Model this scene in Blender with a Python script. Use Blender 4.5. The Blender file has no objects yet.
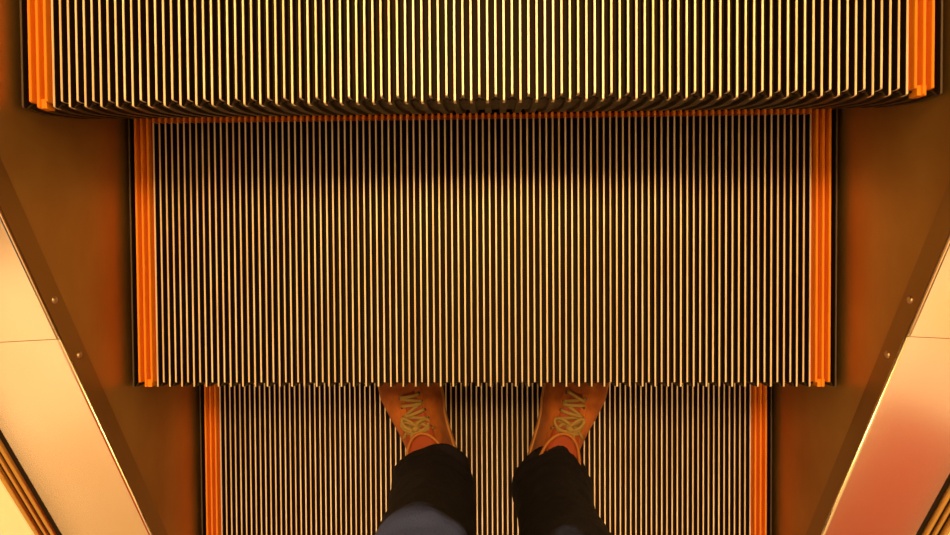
import bpy, bmesh, math, random
from mathutils import Matrix, Vector, noise
random.seed(7)
S = bpy.context.scene
C = S.collection
PI = math.pi

# ------------------------------------------------------------------ camera
cam_d = bpy.data.cameras.new('camera')
cam_d.sensor_width = 36.0
cam_d.lens = 36.0 * 615.0 / 950.0
cam_d.clip_start = 0.02
cam = bpy.data.objects.new('camera', cam_d); C.objects.link(cam)
rot = (Matrix.Rotation(-0.0070, 3, 'Z') @ Matrix.Rotation(0.0317, 3, 'Y') @ Matrix.Rotation(-0.0209, 3, 'X'))
cam.matrix_world = Matrix.Translation((0.0247, 0.0, 1.0878)) @ rot.to_4x4()
S.camera = cam

# ------------------------------------------------------------------ world and lights
W = bpy.data.worlds.new('world'); S.world = W; W.use_nodes = True
bg = W.node_tree.nodes['Background']
bg.inputs[0].default_value = (1.0, 0.42, 0.10, 1); bg.inputs[1].default_value = 0.05

WARM = (1.0, 0.56, 0.17)
def area(name, loc, target, sx, sy, power, col=WARM):
    l = bpy.data.lights.new(name, 'AREA'); l.shape = 'RECTANGLE'; l.size = sx; l.size_y = sy
    l.energy = power; l.color = col
    o = bpy.data.objects.new(name, l); C.objects.link(o); o.location = loc
    o.rotation_euler = (Vector(target) - Vector(loc)).to_track_quat('-Z', 'Y').to_euler()
    return o
area('ceiling_light_ahead', (0.05, 1.42, 3.55), (0, 0.0, 0.2), 1.3, 0.8, 132)
area('ceiling_light_left', (-1.9, 0.1, 3.55), (-0.2, 0, 0.2), 0.9, 1.2, 30)
area('ceiling_light_right', (1.9, 0.1, 3.55), (0.2, 0, 0.2), 0.9, 1.2, 26)
area('ceiling_light_behind', (-0.3, -2.3, 3.6), (-0.1, -4.3, 1.6), 3.2, 0.5, 122, (1.0, .62, .31))  # added lamp, brightens the back wall that the decks reflect

S.view_settings.view_transform = 'Standard'
S.view_settings.look = 'None'
S.view_settings.exposure = 0.0
S.view_settings.gamma = 1.0
S.view_settings.use_curve_mapping = False

# ------------------------------------------------------------------ materials
def mat(name, col, rough=.5, metal=0., bump=None, var=None, spec=.5, sheen=0., coat=0., emit=None, aniso=0.):
    m = bpy.data.materials.new(name); m.use_nodes = True
    nt = m.node_tree; b = nt.nodes['Principled BSDF']
    b.inputs['Base Color'].default_value = (*col, 1)
    b.inputs['Roughness'].default_value = rough
    b.inputs['Metallic'].default_value = metal
    b.inputs['Specular IOR Level'].default_value = spec
    b.inputs['Sheen Weight'].default_value = sheen
    b.inputs['Coat Weight'].default_value = coat
    b.inputs['Anisotropic'].default_value = aniso
    if emit:
        b.inputs['Emission Color'].default_value = (*emit[0], 1); b.inputs['Emission Strength'].default_value = emit[1]
    tc = nt.nodes.new('ShaderNodeTexCoord')
    def tex(scale, detail=4):
        mp = nt.nodes.new('ShaderNodeMapping'); nt.links.new(tc.outputs['Object'], mp.inputs[0])
        mp.inputs['Scale'].default_value = scale
        n = nt.nodes.new('ShaderNodeTexNoise'); n.inputs['Scale'].default_value = 1; n.inputs['Detail'].default_value = detail
        nt.links.new(mp.outputs[0], n.inputs['Vector']); return n
    if var:            # (scale, other colour, low, high)
        n = tex(var[0]); r = nt.nodes.new('ShaderNodeValToRGB')
        r.color_ramp.elements[0].position = var[2]; r.color_ramp.elements[1].position = var[3]
        r.color_ramp.elements[0].color = (*col, 1); r.color_ramp.elements[1].color = (*var[1], 1)
        nt.links.new(n.outputs['Fac'], r.inputs[0]); nt.links.new(r.outputs[0], b.inputs['Base Color'])
    if bump:           # (scale, strength, distance)
        n = tex(bump[0], 5); bp = nt.nodes.new('ShaderNodeBump')
        bp.inputs['Strength'].default_value = bump[1]; bp.inputs['Distance'].default_value = bump[2]
        nt.links.new(n.outputs['Fac'], bp.inputs['Height']); nt.links.new(bp.outputs[0], b.inputs['Normal'])
    return m
M = {}
M['rib'] = mat('worn_aluminium_rib', (.97, .87, .76), .45, .55, var=((160, 7, 40), (.80, .66, .50), .42, .62))
M['black'] = mat('black_painted_groove', (.013, .005, .002), .7, spec=.2, bump=((300, 300, 300), .3, .0005))
M['edge'] = mat('black_painted_edge_rib', (.10, .085, .075), .45, .3)
M['orange'] = mat('orange_plastic_comb_strip', (.86, .30, .018), .42, var=((60, 9, 30), (.78, .23, .012), .5, .75), bump=((200, 60, 200), .15, .0004))
M['orange_low'] = mat('dirty_orange_strip_groove', (.42, .055, .004), .6)  # darker orange-red for the groove floors of the strips
M['riser'] = mat('dark_cast_riser', (.06, .040, .024), .42, .35, bump=((500, 500, 500), .4, .0006), var=((90, 90, 200), (.045, .032, .022), .4, .7))
M['skirt'] = mat('bronze_brushed_skirt', (.62, .38, .13), .42, .85, bump=((3, 600, 600), .06, .0003), var=((2, 4, 6), (.44, .225, .07), .35, .7))
M['band'] = mat('dark_skirt_trim', (.40, .225, .08), .36, .85, bump=((3, 600, 600), .06, .0003))
M['deck'] = mat('brushed_steel_deck', (.93, .89, .85), .15, .95, bump=((700, 4, 6), .05, .0002), var=((9, 3, 3), (.88, .81, .73), .45, .7))
M['lip'] = mat('polished_steel_edge', (.9, .82, .7), .25, 1.)
M['brass'] = mat('brass_moulding', (.52, .32, .10), .3, 1., bump=((400, 6, 6), .06, .0002))
M['gasket'] = mat('black_rubber_gasket', (.012, .006, .003), .6, spec=.15)
M['screw'] = mat('screw_head', (.75, .6, .45), .35, 1.)
M['panel'] = mat('backlit_cream_panel', (.9, .8, .6), .25, emit=((1, .62, .20), .75))  # emission added to brighten the panel and warm the steps from the sides
M['rubber'] = mat('black_handrail_rubber', (.02, .02, .02), .4)
M['suede'] = mat('orange_suede', (.36, .098, .010), .85, sheen=.03, bump=((350, 350, 350), .5, .0010), var=((28, 28, 28), (.20, .044, .005), .40, .66))
M['suede2'] = mat('red_brown_tongue_leather', (.25, .038, .007), .7, bump=((250, 250, 250), .3, .0006))
M['lining'] = mat('tan_edge_piping', (.33, .11, .02), .6)
M['sole'] = mat('crepe_sole', (.40, .18, .05), .8, bump=((120, 120, 120), .4, .001))
M['lace'] = mat('tan_flat_lace', (.27, .175, .05), .8, bump=((900, 900, 900), .4, .0004))
M['eyelet'] = mat('dark_eyelet', (.03, .015, .01), .5)
M['jeans'] = mat('dark_blue_denim', (.0095, .0085, .016), .9, spec=.15, bump=((420, 420, 420), .5, .0012), var=((14, 14, 8), (.005, .0045, .009), .35, .65))  # very dark base also holds the shade on the shins
def paint_knee_light(m):  # light on the knees painted in: paler blue above a set height
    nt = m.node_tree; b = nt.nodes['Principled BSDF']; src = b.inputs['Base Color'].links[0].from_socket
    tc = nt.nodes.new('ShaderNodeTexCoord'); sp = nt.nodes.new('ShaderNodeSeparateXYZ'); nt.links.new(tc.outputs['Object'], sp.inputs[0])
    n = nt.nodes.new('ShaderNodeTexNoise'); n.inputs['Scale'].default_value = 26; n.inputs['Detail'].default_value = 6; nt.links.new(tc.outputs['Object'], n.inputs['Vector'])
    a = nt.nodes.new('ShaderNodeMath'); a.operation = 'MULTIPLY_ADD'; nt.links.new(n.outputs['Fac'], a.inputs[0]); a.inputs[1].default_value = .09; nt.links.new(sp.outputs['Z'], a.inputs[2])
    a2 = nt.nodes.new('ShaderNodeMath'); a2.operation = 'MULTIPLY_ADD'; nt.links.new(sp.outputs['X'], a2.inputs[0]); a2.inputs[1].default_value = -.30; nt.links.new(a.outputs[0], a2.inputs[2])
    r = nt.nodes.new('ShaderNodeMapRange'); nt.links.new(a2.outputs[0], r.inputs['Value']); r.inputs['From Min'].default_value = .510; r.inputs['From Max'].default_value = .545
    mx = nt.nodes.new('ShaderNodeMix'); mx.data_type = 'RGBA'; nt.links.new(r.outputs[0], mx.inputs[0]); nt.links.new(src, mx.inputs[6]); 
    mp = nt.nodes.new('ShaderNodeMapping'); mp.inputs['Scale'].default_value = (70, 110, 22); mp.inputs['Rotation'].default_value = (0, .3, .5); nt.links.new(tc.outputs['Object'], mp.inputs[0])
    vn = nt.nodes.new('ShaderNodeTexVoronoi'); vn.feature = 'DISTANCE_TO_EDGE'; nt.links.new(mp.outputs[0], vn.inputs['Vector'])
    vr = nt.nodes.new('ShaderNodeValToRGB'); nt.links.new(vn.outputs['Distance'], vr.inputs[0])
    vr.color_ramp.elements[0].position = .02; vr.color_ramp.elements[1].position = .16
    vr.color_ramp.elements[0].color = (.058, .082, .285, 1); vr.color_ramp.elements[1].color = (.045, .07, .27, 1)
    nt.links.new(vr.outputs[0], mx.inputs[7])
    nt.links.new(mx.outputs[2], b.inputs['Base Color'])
paint_knee_light(M['jeans'])
M['seam'] = mat('brown_seam_thread', (.12, .07, .035), .8)
M['skin'] = mat('skin', (.55, .32, .2), .6)
M['pan'] = mat('dark_truss_floor', (.01, .008, .007), .9)
M['cream'] = mat('warm_cream_wall', (.82, .74, .60), .7, var=((1.5, 1.5, 1.5), (.76, .68, .54), .4, .7))
M['red'] = mat('red_wall_paint', (.42, .032, .010), .6, var=((2, 2, 2), (.36, .026, .008), .4, .7))
M['clad_tan'] = mat('tan_wall_cladding', (.74, .62, .44), .7)
M['clad_peach'] = mat('peach_wall_cladding', (.66, .52, .44), .7)
M['clad_orange'] = mat('orange_wall_cladding', (.84, .50, .24), .7)
M['ceil'] = mat('ceiling_paint', (.7, .62, .5), .8)
M['lobby'] = mat('polished_stone_floor', (.55, .46, .34), .3, var=((1.3, 1.3, 1.3), (.45, .36, .26), .4, .6))

# ------------------------------------------------------------------ mesh helpers
class MB:
    def __init__(s): s.v = []; s.f = []; s.mi = []; s.sm = []
    def add(s, verts, faces, mi=0, smooth=False):
        o = len(s.v); s.v += [tuple(v) for v in verts]
        for i, f in enumerate(faces):
            s.f.append(tuple(o + k for k in f)); s.mi.append(mi[i] if isinstance(mi, (list, tuple)) else mi); s.sm.append(smooth)
    def box(s, x0, x1, y0, y1, z0, z1, mi=0, top=None):
        v = [(x0,y0,z0),(x1,y0,z0),(x1,y1,z0),(x0,y1,z0),(x0,y0,z1),(x1,y0,z1),(x1,y1,z1),(x0,y1,z1)]
        f = [(0,3,2,1),(4,5,6,7),(0,1,5,4),(1,2,6,5),(2,3,7,6),(3,0,4,7)]
        s.add(v, f, [mi, mi if top is None else top, mi, mi, mi, mi])
    def rings(s, rings, closed=True, cap0=True, cap1=True, mi=0, smooth=True):
        n = len(rings[0]); v = [p for r in rings for p in r]; f = []
        for i in range(len(rings)-1):
            for j in range(n if closed else n-1):
                k = (j+1) % n
                f.append((i*n+j, i*n+k, (i+1)*n+k, (i+1)*n+j))
        if cap0: f.append(tuple(reversed(range(n))))
        if cap1: f.append(tuple((len(rings)-1)*n+j for j in range(n)))
        s.add(v, f, mi, smooth)
    def tube(s, pts, r, n=8, flat=1.0, mi=0, up=Vector((0,0,1))):
        pts = [Vector(p) for p in pts]; R = []
        for i, p in enumerate(pts):
            t = (pts[min(i+1, len(pts)-1)] - pts[max(i-1, 0)]).normalized()
            a = t.cross(up)
            if a.length < 1e-4: a = t.cross(Vector((1,0,0)))
            a.normalize(); b = a.cross(t)
            rr = r[i] if isinstance(r, (list, tuple)) else r
            R.append([p + a*rr*math.cos(2*PI*k/n) + b*rr*flat*math.sin(2*PI*k/n) for k in range(n)])
        s.rings(R, mi=mi)
    def build(s, name, mats, parent=None, tagd=None):
        me = bpy.data.meshes.new(name); me.from_pydata(s.v, [], s.f)
        if not isinstance(mats, (list, tuple)): mats = [mats]
        for m in mats: me.materials.append(m)
        for p, mi, sm in zip(me.polygons, s.mi, s.sm): p.material_index = mi; p.use_smooth = sm
        bm = bmesh.new(); bm.from_mesh(me); bmesh.ops.recalc_face_normals(bm, faces=bm.faces); bm.to_mesh(me); bm.free()
        o = bpy.data.objects.new(name, me); C.objects.link(o)
        if parent: o.parent = parent
        if tagd: tag(o, *tagd)
        return o
def tag(o, label, cat, group=None):
    o['label'] = label; o['category'] = cat
    if group: o['group'] = group
def empty(name, loc, label, cat, group=None):
    o = bpy.data.objects.new(name, None); C.objects.link(o); o.location = loc; o.empty_display_size = .1
    tag(o, label, cat, group); return o
def struct(o): o['kind'] = 'structure'; return o
def box_obj(name, a, b, m):
    mb = MB(); mb.box(a[0], b[0], a[1], b[1], a[2], b[2]); return struct(mb.build(name, m))

# ------------------------------------------------------------------ setting
box_obj('floor', (-5, -4.3, -2.35), (5, 5.5, -2.25), M['lobby'])
box_obj('ceiling', (-5, -4.3, 3.7), (5, 5.5, 3.8), M['ceil'])
box_obj('wall_left', (-5.1, -4.3, -2.25), (-5, 5.5, 3.7), M['cream'])
box_obj('wall_right', (5, -4.3, -2.25), (5.1, 5.5, 3.7), M['cream'])
box_obj('wall_front', (-5, 5.5, -2.25), (5, 5.6, 3.7), M['cream'])
box_obj('wall_back', (-5, -4.4, -2.25), (5, -4.3, 3.7), M['cream'])
box_obj('trim_2', (.08, -4.3, -2.25), (4.2, -4.22, 2.12), M['red'])       # unseen red panel added behind for the right deck to reflect

box_obj('trim_3', (-4.2, -4.3, -2.25), (.07, -4.24, 2.12), M['clad_tan'])  # unseen tan panel added to tone the left deck reflection
box_obj('trim_4', (.08, -4.3, 2.13), (4.2, -4.22, 2.70), M['clad_peach'])  # unseen peach band added for the right deck reflection
box_obj('trim_5', (.08, -4.3, 2.71), (4.2, -4.22, 3.25), M['clad_orange'])  # unseen orange band, added above it for the same reflection

TAN = 0.2025 / 0.351
def sl(y): return y * TAN
Y0, Y1 = -1.30, 1.05
def extr(mb, sec, y0=Y0, y1=Y1, mi=0, smooth=False):      # closed cross-section (x,z at Y=0) run along the incline
    mb.rings([[(x, y0, z + sl(y0)) for x, z in sec], [(x, y1, z + sl(y1)) for x, z in sec]], mi=mi, smooth=smooth)

# dark slab added under the steps, blocks world light from beneath
mb = MB(); extr(mb, [(-.70, -.12), (.70, -.12), (.70, -.16), (-.70, -.16)])
struct(mb.build('trim_1', M['pan']))

# ------------------------------------------------------------------ steps
P = .00907; H = .2025; G = .351; NOSE = -.192
DEPTH = .3935
def xr(i): return (i - 52) * P
RT = .00122      # half width of a rib top
RH = .0105
def rib(mb, x, y0, y1, mi_side, mi_top, w=RT):
    # cross-section trapezoid, rounded nose at y0 (front)
    wb = w + .0005
    sec = [(-wb, -RH), (-w, -.0006), (-w+.0004, 0), (w-.0004, 0), (w, -.0006), (wb, -RH)]
    v = []; 
    for (y, dz) in ((y0, -.0022), (y0+.0004, -.0006), (y0+.0014, 0), (y1, 0)):
        for sx, sz in sec: v.append((x+sx, y, sz + (dz if sz > -.005 else 0)))
    f = []; mi = []
    for r in range(3):
        for j in range(5):
            f.append((r*6+j, r*6+j+1, (r+1)*6+j+1, (r+1)*6+j)); mi.append(mi_top if j in (1,2,3) else mi_side)
    f.append((0,1,2,3,4,5)); mi.append(mi_top); f.append((18,19,20,21,22,23)); mi.append(mi_side)
    mb.add(v, f, mi)
SH = .0064       # how much shorter every other rib is
RISER = [(0.0005, -.0042), (.0, -.012), (.0002, -.034), (.0045, -.068), (.0095, -.101), (.0225, -.153), (.0345, -.2005)]
def make_step():
    root = empty('escalator_step', (0, NOSE, 0), '', 'escalator step')
    # tread: black base with bright-topped ribs between the orange side strips
    t = MB(); yb = DEPTH; rear = .0068
    t.box(xr(0)-.0012, xr(104)+.0012, .0055, yb, -.030, -RH)
    t.box(xr(-4)-.0030, xr(-3)-.0020, .0045, yb, -.030, -RH)
    t.box(xr(107)+.0020, xr(108)+.0030, .0045, yb, -.030, -RH)
    for i in range(0, 105):
        rib(t, xr(i), 0 if i % 2 == 0 else SH, yb-rear, 0, 1)
    rib(t, xr(-4), 0, yb, 0, 2, .0011); rib(t, xr(108), 0, yb, 0, 2, .0011)
    for i in range(0, 104):     # tongue-shaped cups between ribs at the nose
        t.box(xr(i)+.0014, xr(i+1)-.0014, .0042, .0057, -.014, -.0075)
    t.build('tread', [M['black'], M['rib'], M['edge']], root)
    # orange side strips
    for s in (-1, 1):
        o = MB(); ids = (-3, -2, -1) if s < 0 else (105, 106, 107)
        a, b = (xr(-3)-.0020, xr(0)-.0016) if s < 0 else (xr(104)+.0016, xr(107)+.0020)
        o.box(a, b, SH, yb, -.030, -.0078, 1)
        c = xr(ids[1]) + (.003 if s < 0 else -.001)
        o.box(c-.0050, c+.0050, -.0003, SH+.004, -.016, -.0030)
        for i in ids: rib(o, xr(i), -.0003 if i in (-2, 106) else SH, yb, 0, 0, .0015)
        o.build('side_strip', [M['orange'], M['orange_low']], root)
    # orange strip along the rear edge
    o = MB()
    o.box(xr(0)-.0012, xr(104)+.0012, yb-rear+.0008, yb, -.0102, -.0080, 1)
    for i in range(0, 105): rib(o, xr(i), yb-rear+.0008, yb+.001, 0, 0, .0016)
    o.build('rear_strip', [M['orange'], M['orange_low']], root)
    # riser, a curved dark plate with wide teeth under every other rib
    r = MB()
    x0, x1 = xr(-4)-.003, xr(108)+.003
    back = [(y + .0075, z) for y, z in RISER]
    fr = [(y + .0045, z) for y, z in RISER]
    fr[0] = (.0062, -.0108); back[0] = (.013, -.0108)
    sec = fr + back[::-1]
    r.rings([[(x0, y, z) for y, z in sec], [(x1, y, z) for y, z in sec]], smooth=False)
    for i in range(-4, 109, 2):
        a, b = xr(i)-.0040, xr(i)+.0040
        sec = [(y, z) for y, z in RISER] + [(y, z) for y, z in fr[::-1]]
        a = max(a, x0); b = min(b, x1)
        r.rings([[(a, y, z) for y, z in sec], [(b, y, z) for y, z in sec]], smooth=False)
    r.build('riser', M['riser'], root)
    return root
def copy_tree(o, parent=None):
    kids = [k for k in C.objects if k.parent == o]
    c = o.copy(); C.objects.link(c); c.parent = parent
    for k in kids: copy_tree(k, c)
    return c
proto = make_step()
step_labels = {
 -1: 'escalator step directly below and behind the one the person stands on',
 0: 'lowest visible step, with orange suede shoes standing on its ribbed tread',
 1: 'middle escalator step, its whole ribbed tread in view ahead of the shoes',
 2: 'nearest and highest visible escalator step, its dark curved riser edge showing',
 3: 'escalator step directly above the nearest visible step'}
for k in (0, 1, 2, 3, -1):
    st = proto if k == 0 else copy_tree(proto)
    st.location = (0, NOSE + .0008 + G*(k-1) + (.010 if k == 2 else 0), H*k)
    st['label'] = step_labels[k]; st['group'] = 'escalator steps'

# ------------------------------------------------------------------ balustrades
XS = .5165; ZE = .400
for s in (-1, 1):
    side = 'left' if s < 0 else 'right'
    lab = {-1: 'cream-lit escalator side on the left, bronze skirt and pale metal deck',
            1: 'red-glowing escalator side on the right, bronze skirt and orange reflecting deck'}[s]
    root = empty('escalator_balustrade', (s*XS, 0, 0), lab, 'escalator side panel', 'escalator side panels')
    root.location = (0, 0, 0)
    ze = ZE if s < 0 else .398
    def sec(pts): return [(s*x, z) for x, z in pts]
    mb = MB(); extr(mb, sec([(XS, ze-.004), (XS, -.10), (XS+.004, -.10), (XS+.004, ze-.004)])); mb.build('skirt_panel', M['skirt'], root)
    # trim band along the top of the skirt
    mb = MB(); extr(mb, sec([(XS-.0016, ze-.002), (XS-.0016, ze-.034), (XS-.0002, ze-.0352), (XS-.0002, ze-.002)])); band = mb.build('skirt_trim', M['band'], root)
    for k in (0, -1):
        y = -.052 + .0745*k if s < 0 else -.057 + .0717*k
        if not (Y0 + .05 < y < Y1 - .05): continue
        z = ze - .0185 + sl(y); q = MB()
        R = []
        for dx, rr in ((0, .0050), (.0012, .0044), (.0020, .0026)):
            R.append([(s*(XS-.0016-dx), y + rr*math.cos(a*PI/6), z + rr*math.sin(a*PI/6)) for a in range(12)])
        q.rings(R); q.build('screw', M['screw'], band)
    # deck: two sheets meeting at a joint, each with a rounded lip over the skirt
    XI, ZI = .610, (.450 if s < 0 else .446)
    for (ya, yb, off) in ((Y0, -.1015, .0), (-.1005, Y1, .0012)):
        mb = MB()
        z0 = ze
        extr(mb, sec([(XS-.0008+off, z0+.0006), (XS+.0020, z0+.0028), (XI, ZI), (XI, ZI-.003), (XS+.004, z0-.003), (XS-.0008+off, z0-.0025)]), ya, yb)
        d = mb.build('deck_panel', M['deck'], root)
        mb = MB(); cx_, cz_, rr = XS-.0006+off, z0+.0002, (.0015 if s < 0 else .0022)
        extr(mb, sec([(cx_ + rr*math.cos(a*PI/5), cz_ + rr*math.sin(a*PI/5)) for a in range(10)]), ya, yb, smooth=True)
        mb.build('edge_lip', M['lip'], d)
    # moulding: gasket, two brass beads, gasket
    XO_, ZO = .6446, .455
    mb = MB(); extr(mb, sec([(XI, ZI+.0012), (XI+.004, ZI+.003), (XO_-.003, ZO+.001), (XO_, ZO), (XO_, ZO-.02), (XI, ZI-.02)])); mo = mb.build('moulding', M['gasket'], root)
    for (u, rr) in ((.26, .0046), (.54, .0036), (.83, .0052)):
        mb = MB(); cx_ = XI + (XO_-XI)*u; cz_ = ZI + (ZO-ZI)*u + .0015
        extr(mb, sec([(cx_ + rr*math.cos(a*PI/8), cz_ + .8*rr*math.sin(a*PI/8)) for a in range(16)]), smooth=True)
        mb.build('brass_bead', M['brass'], mo)
    mb = MB(); extr(mb, sec([(XO_+.001, ZO-.01), (XO_+.013, ZO-.01), (XO_+.013, 1.16), (XO_+.001, 1.16)])); mb.build('glowing_panel', M['panel'], root)
    # handrail
    hl = {-1: 'black rubber handrail above the left escalator side', 1: 'black rubber handrail above the right escalator side'}[s]
    mb = MB(); hx = .651
    extr(mb, [(s*hx + .038*math.copysign(abs(math.cos(a*PI/10))**.6, math.cos(a*PI/10)), 1.185 + .022*math.copysign(abs(math.sin(a*PI/10))**.7, math.sin(a*PI/10))) for a in range(20)], smooth=True)
    mb.build('handrail', M['rubber'], None, (hl, 'handrail', 'escalator handrails'))

# ------------------------------------------------------------------ person: legs and shoes
person = empty('person', (.02, -.345, 0), 'person in dark blue jeans and orange suede shoes standing on the lowest visible step', 'person')
ploc = Vector((.02, -.345, 0))
def lerp_tab(tab, t):
    for (a, b) in zip(tab, tab[1:]):
        if t <= b[0]:
            u = (t - a[0]) / (b[0] - a[0]); u = max(0, min(1, u)); u = u*u*(3-2*u)*.5 + u*.5
            return [a[i] + (b[i]-a[i])*u for i in range(1, len(a))]
    return list(tab[-1][1:])
def make_shoe(ox, oy, ang, mir):
    """local frame: y forward from heel (0) to toe (.265), x lateral, +x is the outer side when mir=1"""
    Lr = .265
    T = Matrix.Translation(Vector((ox, oy, .0005)) - ploc) @ Matrix.Rotation(ang, 4, 'Z')
    def w(p): return tuple(T @ Vector((p[0]*mir, p[1], p[2])))
    # half widths (inner, outer), top height, squareness along the shoe
    tab = [ # y, inner, outer, height
        (.000, .012, .012, .060), (.008, .024, .024, .085), (.03, .032, .033, .100), (.07, .034, .036, .104), (.105, .035, .040, .100),
        (.130, .037, .045, .088), (.160, .044, .053, .074), (.190, .048, .057, .063), (.220, .046, .054, .054), (.243, .036, .040, .046), (.257, .022, .026, .038), (.265, .004, .006, .028)]
    def top_surf(x, y):      # height of the upper at local (x,y)
        i, o, h = lerp_tab(tab, y); r = x/(o if x > 0 else i); r = max(-1, min(1, r))
        return .016 + (h-.016)*(1-abs(r)**2.3)**(1/2.0)
    # sole
    so = MB(); ring = []
    N = 40; ys = [Lr*.5*(1-math.cos(PI*k/N)) for k in range(N+1)]
    outl = [(lerp_tab(tab, y)[1]+.003, y) for y in ys] + [(-lerp_tab(tab, y)[0]-.003, y) for y in reversed(ys)]
    so.rings([[w((x, y, z)) for x, y in outl] for z in (0, .004, .014, .0175)], smooth=False)
    # upper
    up = MB(); NS = 56; NC = 26; R = []
    for k in range(NS+1):
        y = Lr*(.5*(1-math.cos(PI*k/NS))*.6 + .4*k/NS)
        i, o, h = lerp_tab(tab, y); row = []
        for j in range(NC+1):
            a = PI*j/NC; c = math.cos(a); sn = max(0.0, math.sin(a))
            x = (o if c > 0 else i)*math.copysign(abs(c)**.80, c)
            z = .016 + (h-.016)*sn**.9
            nn = noise.noise(Vector((x*60, y*60, ox*9)))*.0011 + noise.noise(Vector((x*25, y*140, ox*5)))*.0012*max(0, 1-abs(y-.18)/.06)
            row.append(w((x, y, z+nn)))
        R.append(row)
    up.rings(R, closed=False, cap0=False, cap1=False)
    shoe = up.build('shoe', M['suede'], person)
    so.build('sole', M['sole'], shoe)
    # toe-cap seam and facing seams: thin raised thread lines
    st = MB()
    for yy in (.2045,):
        st.tube([w((x, yy + .010*(1-(x/.05)**2), top_surf(x, yy+.010*(1-(x/.05)**2))+.0004)) for x in [(-.044+.094*k/24) for k in range(25)]], .0007, 6)
    st.build('stitching', M['seam'], shoe)
    # lace stays: two raised facings either side of the tongue
    for sd in (-1, 1):
        fc = MB(); R = []
        for k in range(15):
            y = .118 + .078*k/14
            hw = .010 + .006*(1 - k/14)
            xa, xb = sd*(hw), sd*(hw+.013)
            row = []
            for q in range(5):
                x = xa + (xb-xa)*q/4; row.append(w((x, y, top_surf(x, y) + (.0024 if q < 4 else .0004))))
            for q in range(4, -1, -1):
                x = xa + (xb-xa)*q/4; row.append(w((x, y, top_surf(x, y) - .002)))
            R.append(row)
        fc.rings(R, smooth=False); fc.build('lace_facing', M['suede'], shoe)
    # tongue between the facings, rising over the collar
    tg = MB(); R = []
    for k in range(14):
        y = .193 - .098*k/13; hw = .0125 + .014*(k/13)
        row = [w((hw*c, y, top_surf(hw*c*.6, y) + .0008 + .010*max(0, (k-8)/5)**1.5)) for c in (-1, -.6, -.2, .2, .6, 1)]
        row += [w((hw*c, y, top_surf(hw*c*.6, y) - .003 + .010*max(0, (k-8)/5)**1.5)) for c in (1, .6, .2, -.2, -.6, -1)]
        R.append(row)
    tg.rings(R); tg.build('tongue', M['suede2'], shoe)
    # collar piping
    cl = MB(); pts = []
    for k in range(33):
        a = 2*PI*k/32; pts.append(w((.0335*math.cos(a), .072 + .058*math.sin(a), .103 + (-.004 if math.sin(a) > .5 else .002) + .004*math.cos(2*a))))
    cl.tube(pts, .0026, 8); cl.build('collar', M['lining'], shoe)
    # eyelets
    rows = [.132, .146, .160, .174, .188]
    for y in rows:
        for sd in (-1, 1):
            x = sd*(.0155 + .006*(1-(y-.118)/.078)); e = MB()
            zc = top_surf(x, y) + .0026
            R = [[w((x + rr*math.cos(a*PI/5), y + rr*math.sin(a*PI/5), zc + dz)) for a in range(10)] for rr, dz in ((.0026, -.001), (.0026, .0004), (.0016, .0006))]
            e.rings(R); e.build('eyelet', M['eyelet'], shoe)
    # laces: flat rungs plus a loose bow
    lc = MB(); rnd = random.Random(int(ox*1000) + 5)
    for k, y in enumerate(rows):
        xx = .0155 + .006*(1-(y-.118)/.078); sk = rnd.uniform(-.004, .004)
        n = 9; pts = []
        for q in range(n):
            u = q/(n-1); x = -xx + 2*xx*u; yy = y + sk*(u-.5)*2 + (.006 if k % 2 else -.003)*(u-.5)
            pts.append(w((x, yy, top_surf(x, yy) + .0045 + .0018*math.sin(PI*u))))
        lc.tube(pts, .0029, 8, .35)
        if k < len(rows)-1:      # diagonal pass
            pts = []
            for q in range(n):
                u = q/(n-1); x = (-xx + 2*xx*u)*(1 if k % 2 else -1); yy = y + .014*u
                pts.append(w((x, yy, top_surf(x, yy) + .0028)))
            lc.tube(pts, .0028, 8, .35)
    kc = Vector((.002, .139, top_surf(.002, .139) + .008))
    def loop(dx, dy, width, droop):
        pts = []
        for q in range(17):
            a = 2*PI*q/16; r = (1-math.cos(a))/2
            px = kc.x + dx*r - dy*width*math.sin(a); py = kc.y + dy*r + dx*width*math.sin(a)
            pts.append(w((px, py, max(top_surf(px, py)+.0035, kc.z + .006*math.sin(PI*r) - droop*r))))
        lc.tube(pts, .0026, 8, .4)
    loop(.024 + rnd.uniform(-.004, .004), .012 + rnd.uniform(-.006, .006), .26, .012); loop(-.022 + rnd.uniform(-.004, .004), .006 + rnd.uniform(-.008, .006), .34, .012)
    loop(.012 + rnd.uniform(-.008, .008), .020, .22, .006)
    for dx, dy in ((.030, -.012 + rnd.uniform(-.006, .008)), (-.027, -.006), (.016, -.020 + rnd.uniform(0, .008))):
        pts = []
        for q in range(10):
            u = q/9; px = kc.x + dx*u; py = kc.y + dy*u + .006*math.sin(u*5)
            pts.append(w((px, py, top_surf(px, py) + .006 - .002*u)))
        lc.tube(pts, .0026, 8, .4)
    lc.tube([w(kc + Vector((-.006, .001, 0))), w(kc + Vector((0, 0, .002))), w(kc + Vector((.006, -.001, 0)))], [.004, .0052, .004], 8, .8)
    lc.build('laces', M['lace'], shoe)
    return shoe
# toe tips touch the riser; feet splayed outward
ANG = math.radians(18.5)
def heel_from(tx, ty, ang): return tx + .265*math.sin(ang), ty - .265*math.cos(ang)
hx, hy = heel_from(-.1435, -.163, ANG);  make_shoe(hx, hy, ANG, -1)
hx, hy = heel_from(.183, -.163, -ANG);  make_shoe(hx, hy, -ANG, 1)

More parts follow.
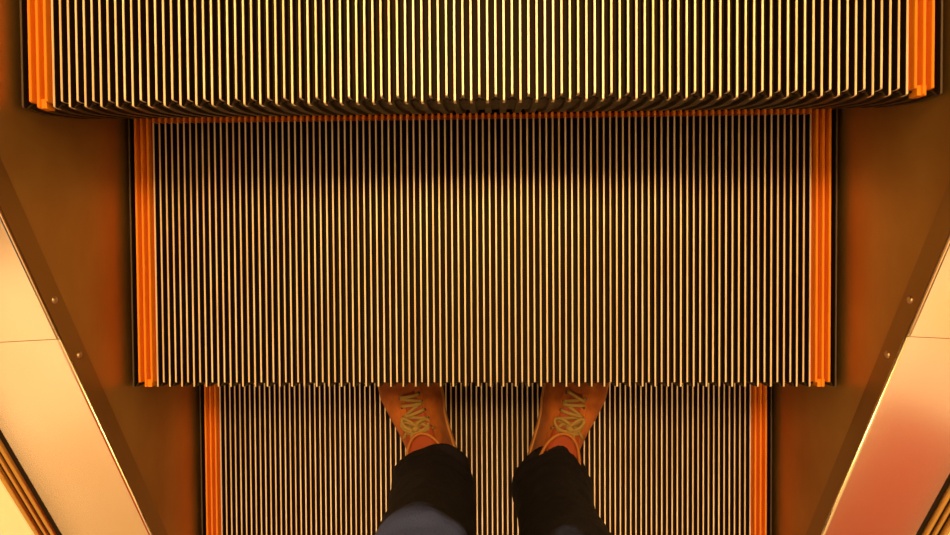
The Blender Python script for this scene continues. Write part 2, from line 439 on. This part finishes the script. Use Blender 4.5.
# jeans: one mesh, hems bunched over the shoes, wrinkled
jn = MB()
def leg(path, seed, cap_top=True):
    """path rows: z, cx, cy, rx, ry"""
    R = []; N = 48; n = 110
    z0, z1 = path[0][0], path[-1][0]
    for k in range(n+1):
        z = z0 + (z1-z0)*(k/n)**1.25
        cx, cy, rx, ry = lerp_tab(path, z)
        fold = max(0, 1-(z-z0)/.20)
        row = []
        for j in range(N):
            a = 2*PI*j/N; d = Vector((math.cos(a), math.sin(a), 0))
            w1 = math.sin(z*95 + 1.6*math.sin(a+seed) + seed*2) * .0034*fold
            w2 = noise.noise(Vector((d.x*1.3+seed, d.y*1.3, z*22))) * .0075*(.35+fold)
            w3 = noise.noise(Vector((d.x*2.5+seed, d.y*2.5+3, z*55))) * .0028
            r = 1 + (w1+w2+w3)/rx
            row.append((cx + rx*r*d.x - ploc.x, cy + ry*r*d.y - ploc.y, z + (.022*max(0, math.sin(a)) *math.exp(-(z-z0)/.03)) + .006*math.sin(2*a+seed)*fold))
        R.append(row)
    # turned-in hem
    inner = [[((x-R[0][0][0])*0 + x*.9 + .1*(sum(p[0] for p in R[0])/N), y*.9 + .1*(sum(p[1] for p in R[0])/N), z+.004) for x, y, z in R[0]]]
    inner.insert(0, [(x, y, z+.05) for x, y, z in inner[0]])
    jn.rings(inner + R, cap0=False, cap1=cap_top)
left = [(.070, -.083, -.372, .058, .066), (.12, -.076, -.368, .061, .066), (.20, -.067, -.362, .062, .064), (.30, -.062, -.352, .058, .062), (.40, -.057, -.335, .057, .062),
        (.48, -.051, -.318, .055, .064), (.55, -.054, -.330, .060, .070), (.68, -.064, -.365, .080, .082), (.80, -.066, -.395, .088, .092), (.90, -.062, -.405, .088, .100)]
right = [(.070, .118, -.378, .056, .066), (.12, .114, -.374, .060, .066), (.20, .111, -.368, .055, .063), (.30, .107, -.360, .052, .060), (.40, .105, -.345, .055, .061),
        (.48, .104, -.334, .058, .064), (.55, .106, -.340, .064, .070), (.68, .106, -.365, .079, .082), (.80, .104, -.395, .088, .092), (.90, .102, -.405, .088, .100)]
leg(left, 1.3); leg(right, 4.1)
hip = [(.80, .02, -.398, .150, .095), (.84, .02, -.402, .172, .110), (.92, .02, -.405, .178, .115), (1.00, .02, -.402, .160, .105), (1.06, .02, -.400, .150, .098)]
R = []
for k in range(21):
    z = .80 + .26*k/20; cx, cy, rx, ry = lerp_tab(hip, z)
    R.append([(cx + rx*math.cos(2*PI*j/40) - ploc.x, cy + ry*math.sin(2*PI*j/40) - ploc.y, z) for j in range(40)])
jn.rings(R)
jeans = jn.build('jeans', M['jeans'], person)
# inseam stitching
sm = MB()
for path, a, seed in ((left, -.35, 1.3), (right, PI+.35, 4.1)):
    pts = []
    for k in range(60):
        z = .10 + .70*k/59; cx, cy, rx, ry = lerp_tab(path, z)
        pts.append((cx + (rx+.0010)*math.cos(a) - ploc.x, cy + (ry+.0010)*math.sin(a) - ploc.y, z))
    sm.tube(pts, .0016, 6)
sm.build('seam', M['seam'], jeans)
# body under the clothes: ankles, legs, hips, one continuous skinned surface
me = bpy.data.meshes.new('body')
V = [(.02,-.40,.90), (-.07,-.40,.84), (-.066,-.325,.50), (-.080,-.365,.14), (-.085,-.355,.06), (.11,-.40,.84), (.102,-.34,.50), (.112,-.372,.14), (.117,-.362,.06), (.02,-.40,1.02)]
me.from_pydata([tuple(Vector(v)-ploc) for v in V], [(0,1),(1,2),(2,3),(3,4),(0,5),(5,6),(6,7),(7,8),(0,9)], [])
body = bpy.data.objects.new('body', me); C.objects.link(body); body.parent = person
body.modifiers.new('skin', 'SKIN'); 
for i, r in enumerate((.07, .06, .042, .026, .024, .06, .042, .026, .024, .07)):
    me.skin_vertices[0].data[i].radius = (r, r)
me.skin_vertices[0].data[0].use_root = True
sb = body.modifiers.new('sub', 'SUBSURF'); sb.levels = 1; sb.render_levels = 2
me.materials.append(M['skin'])
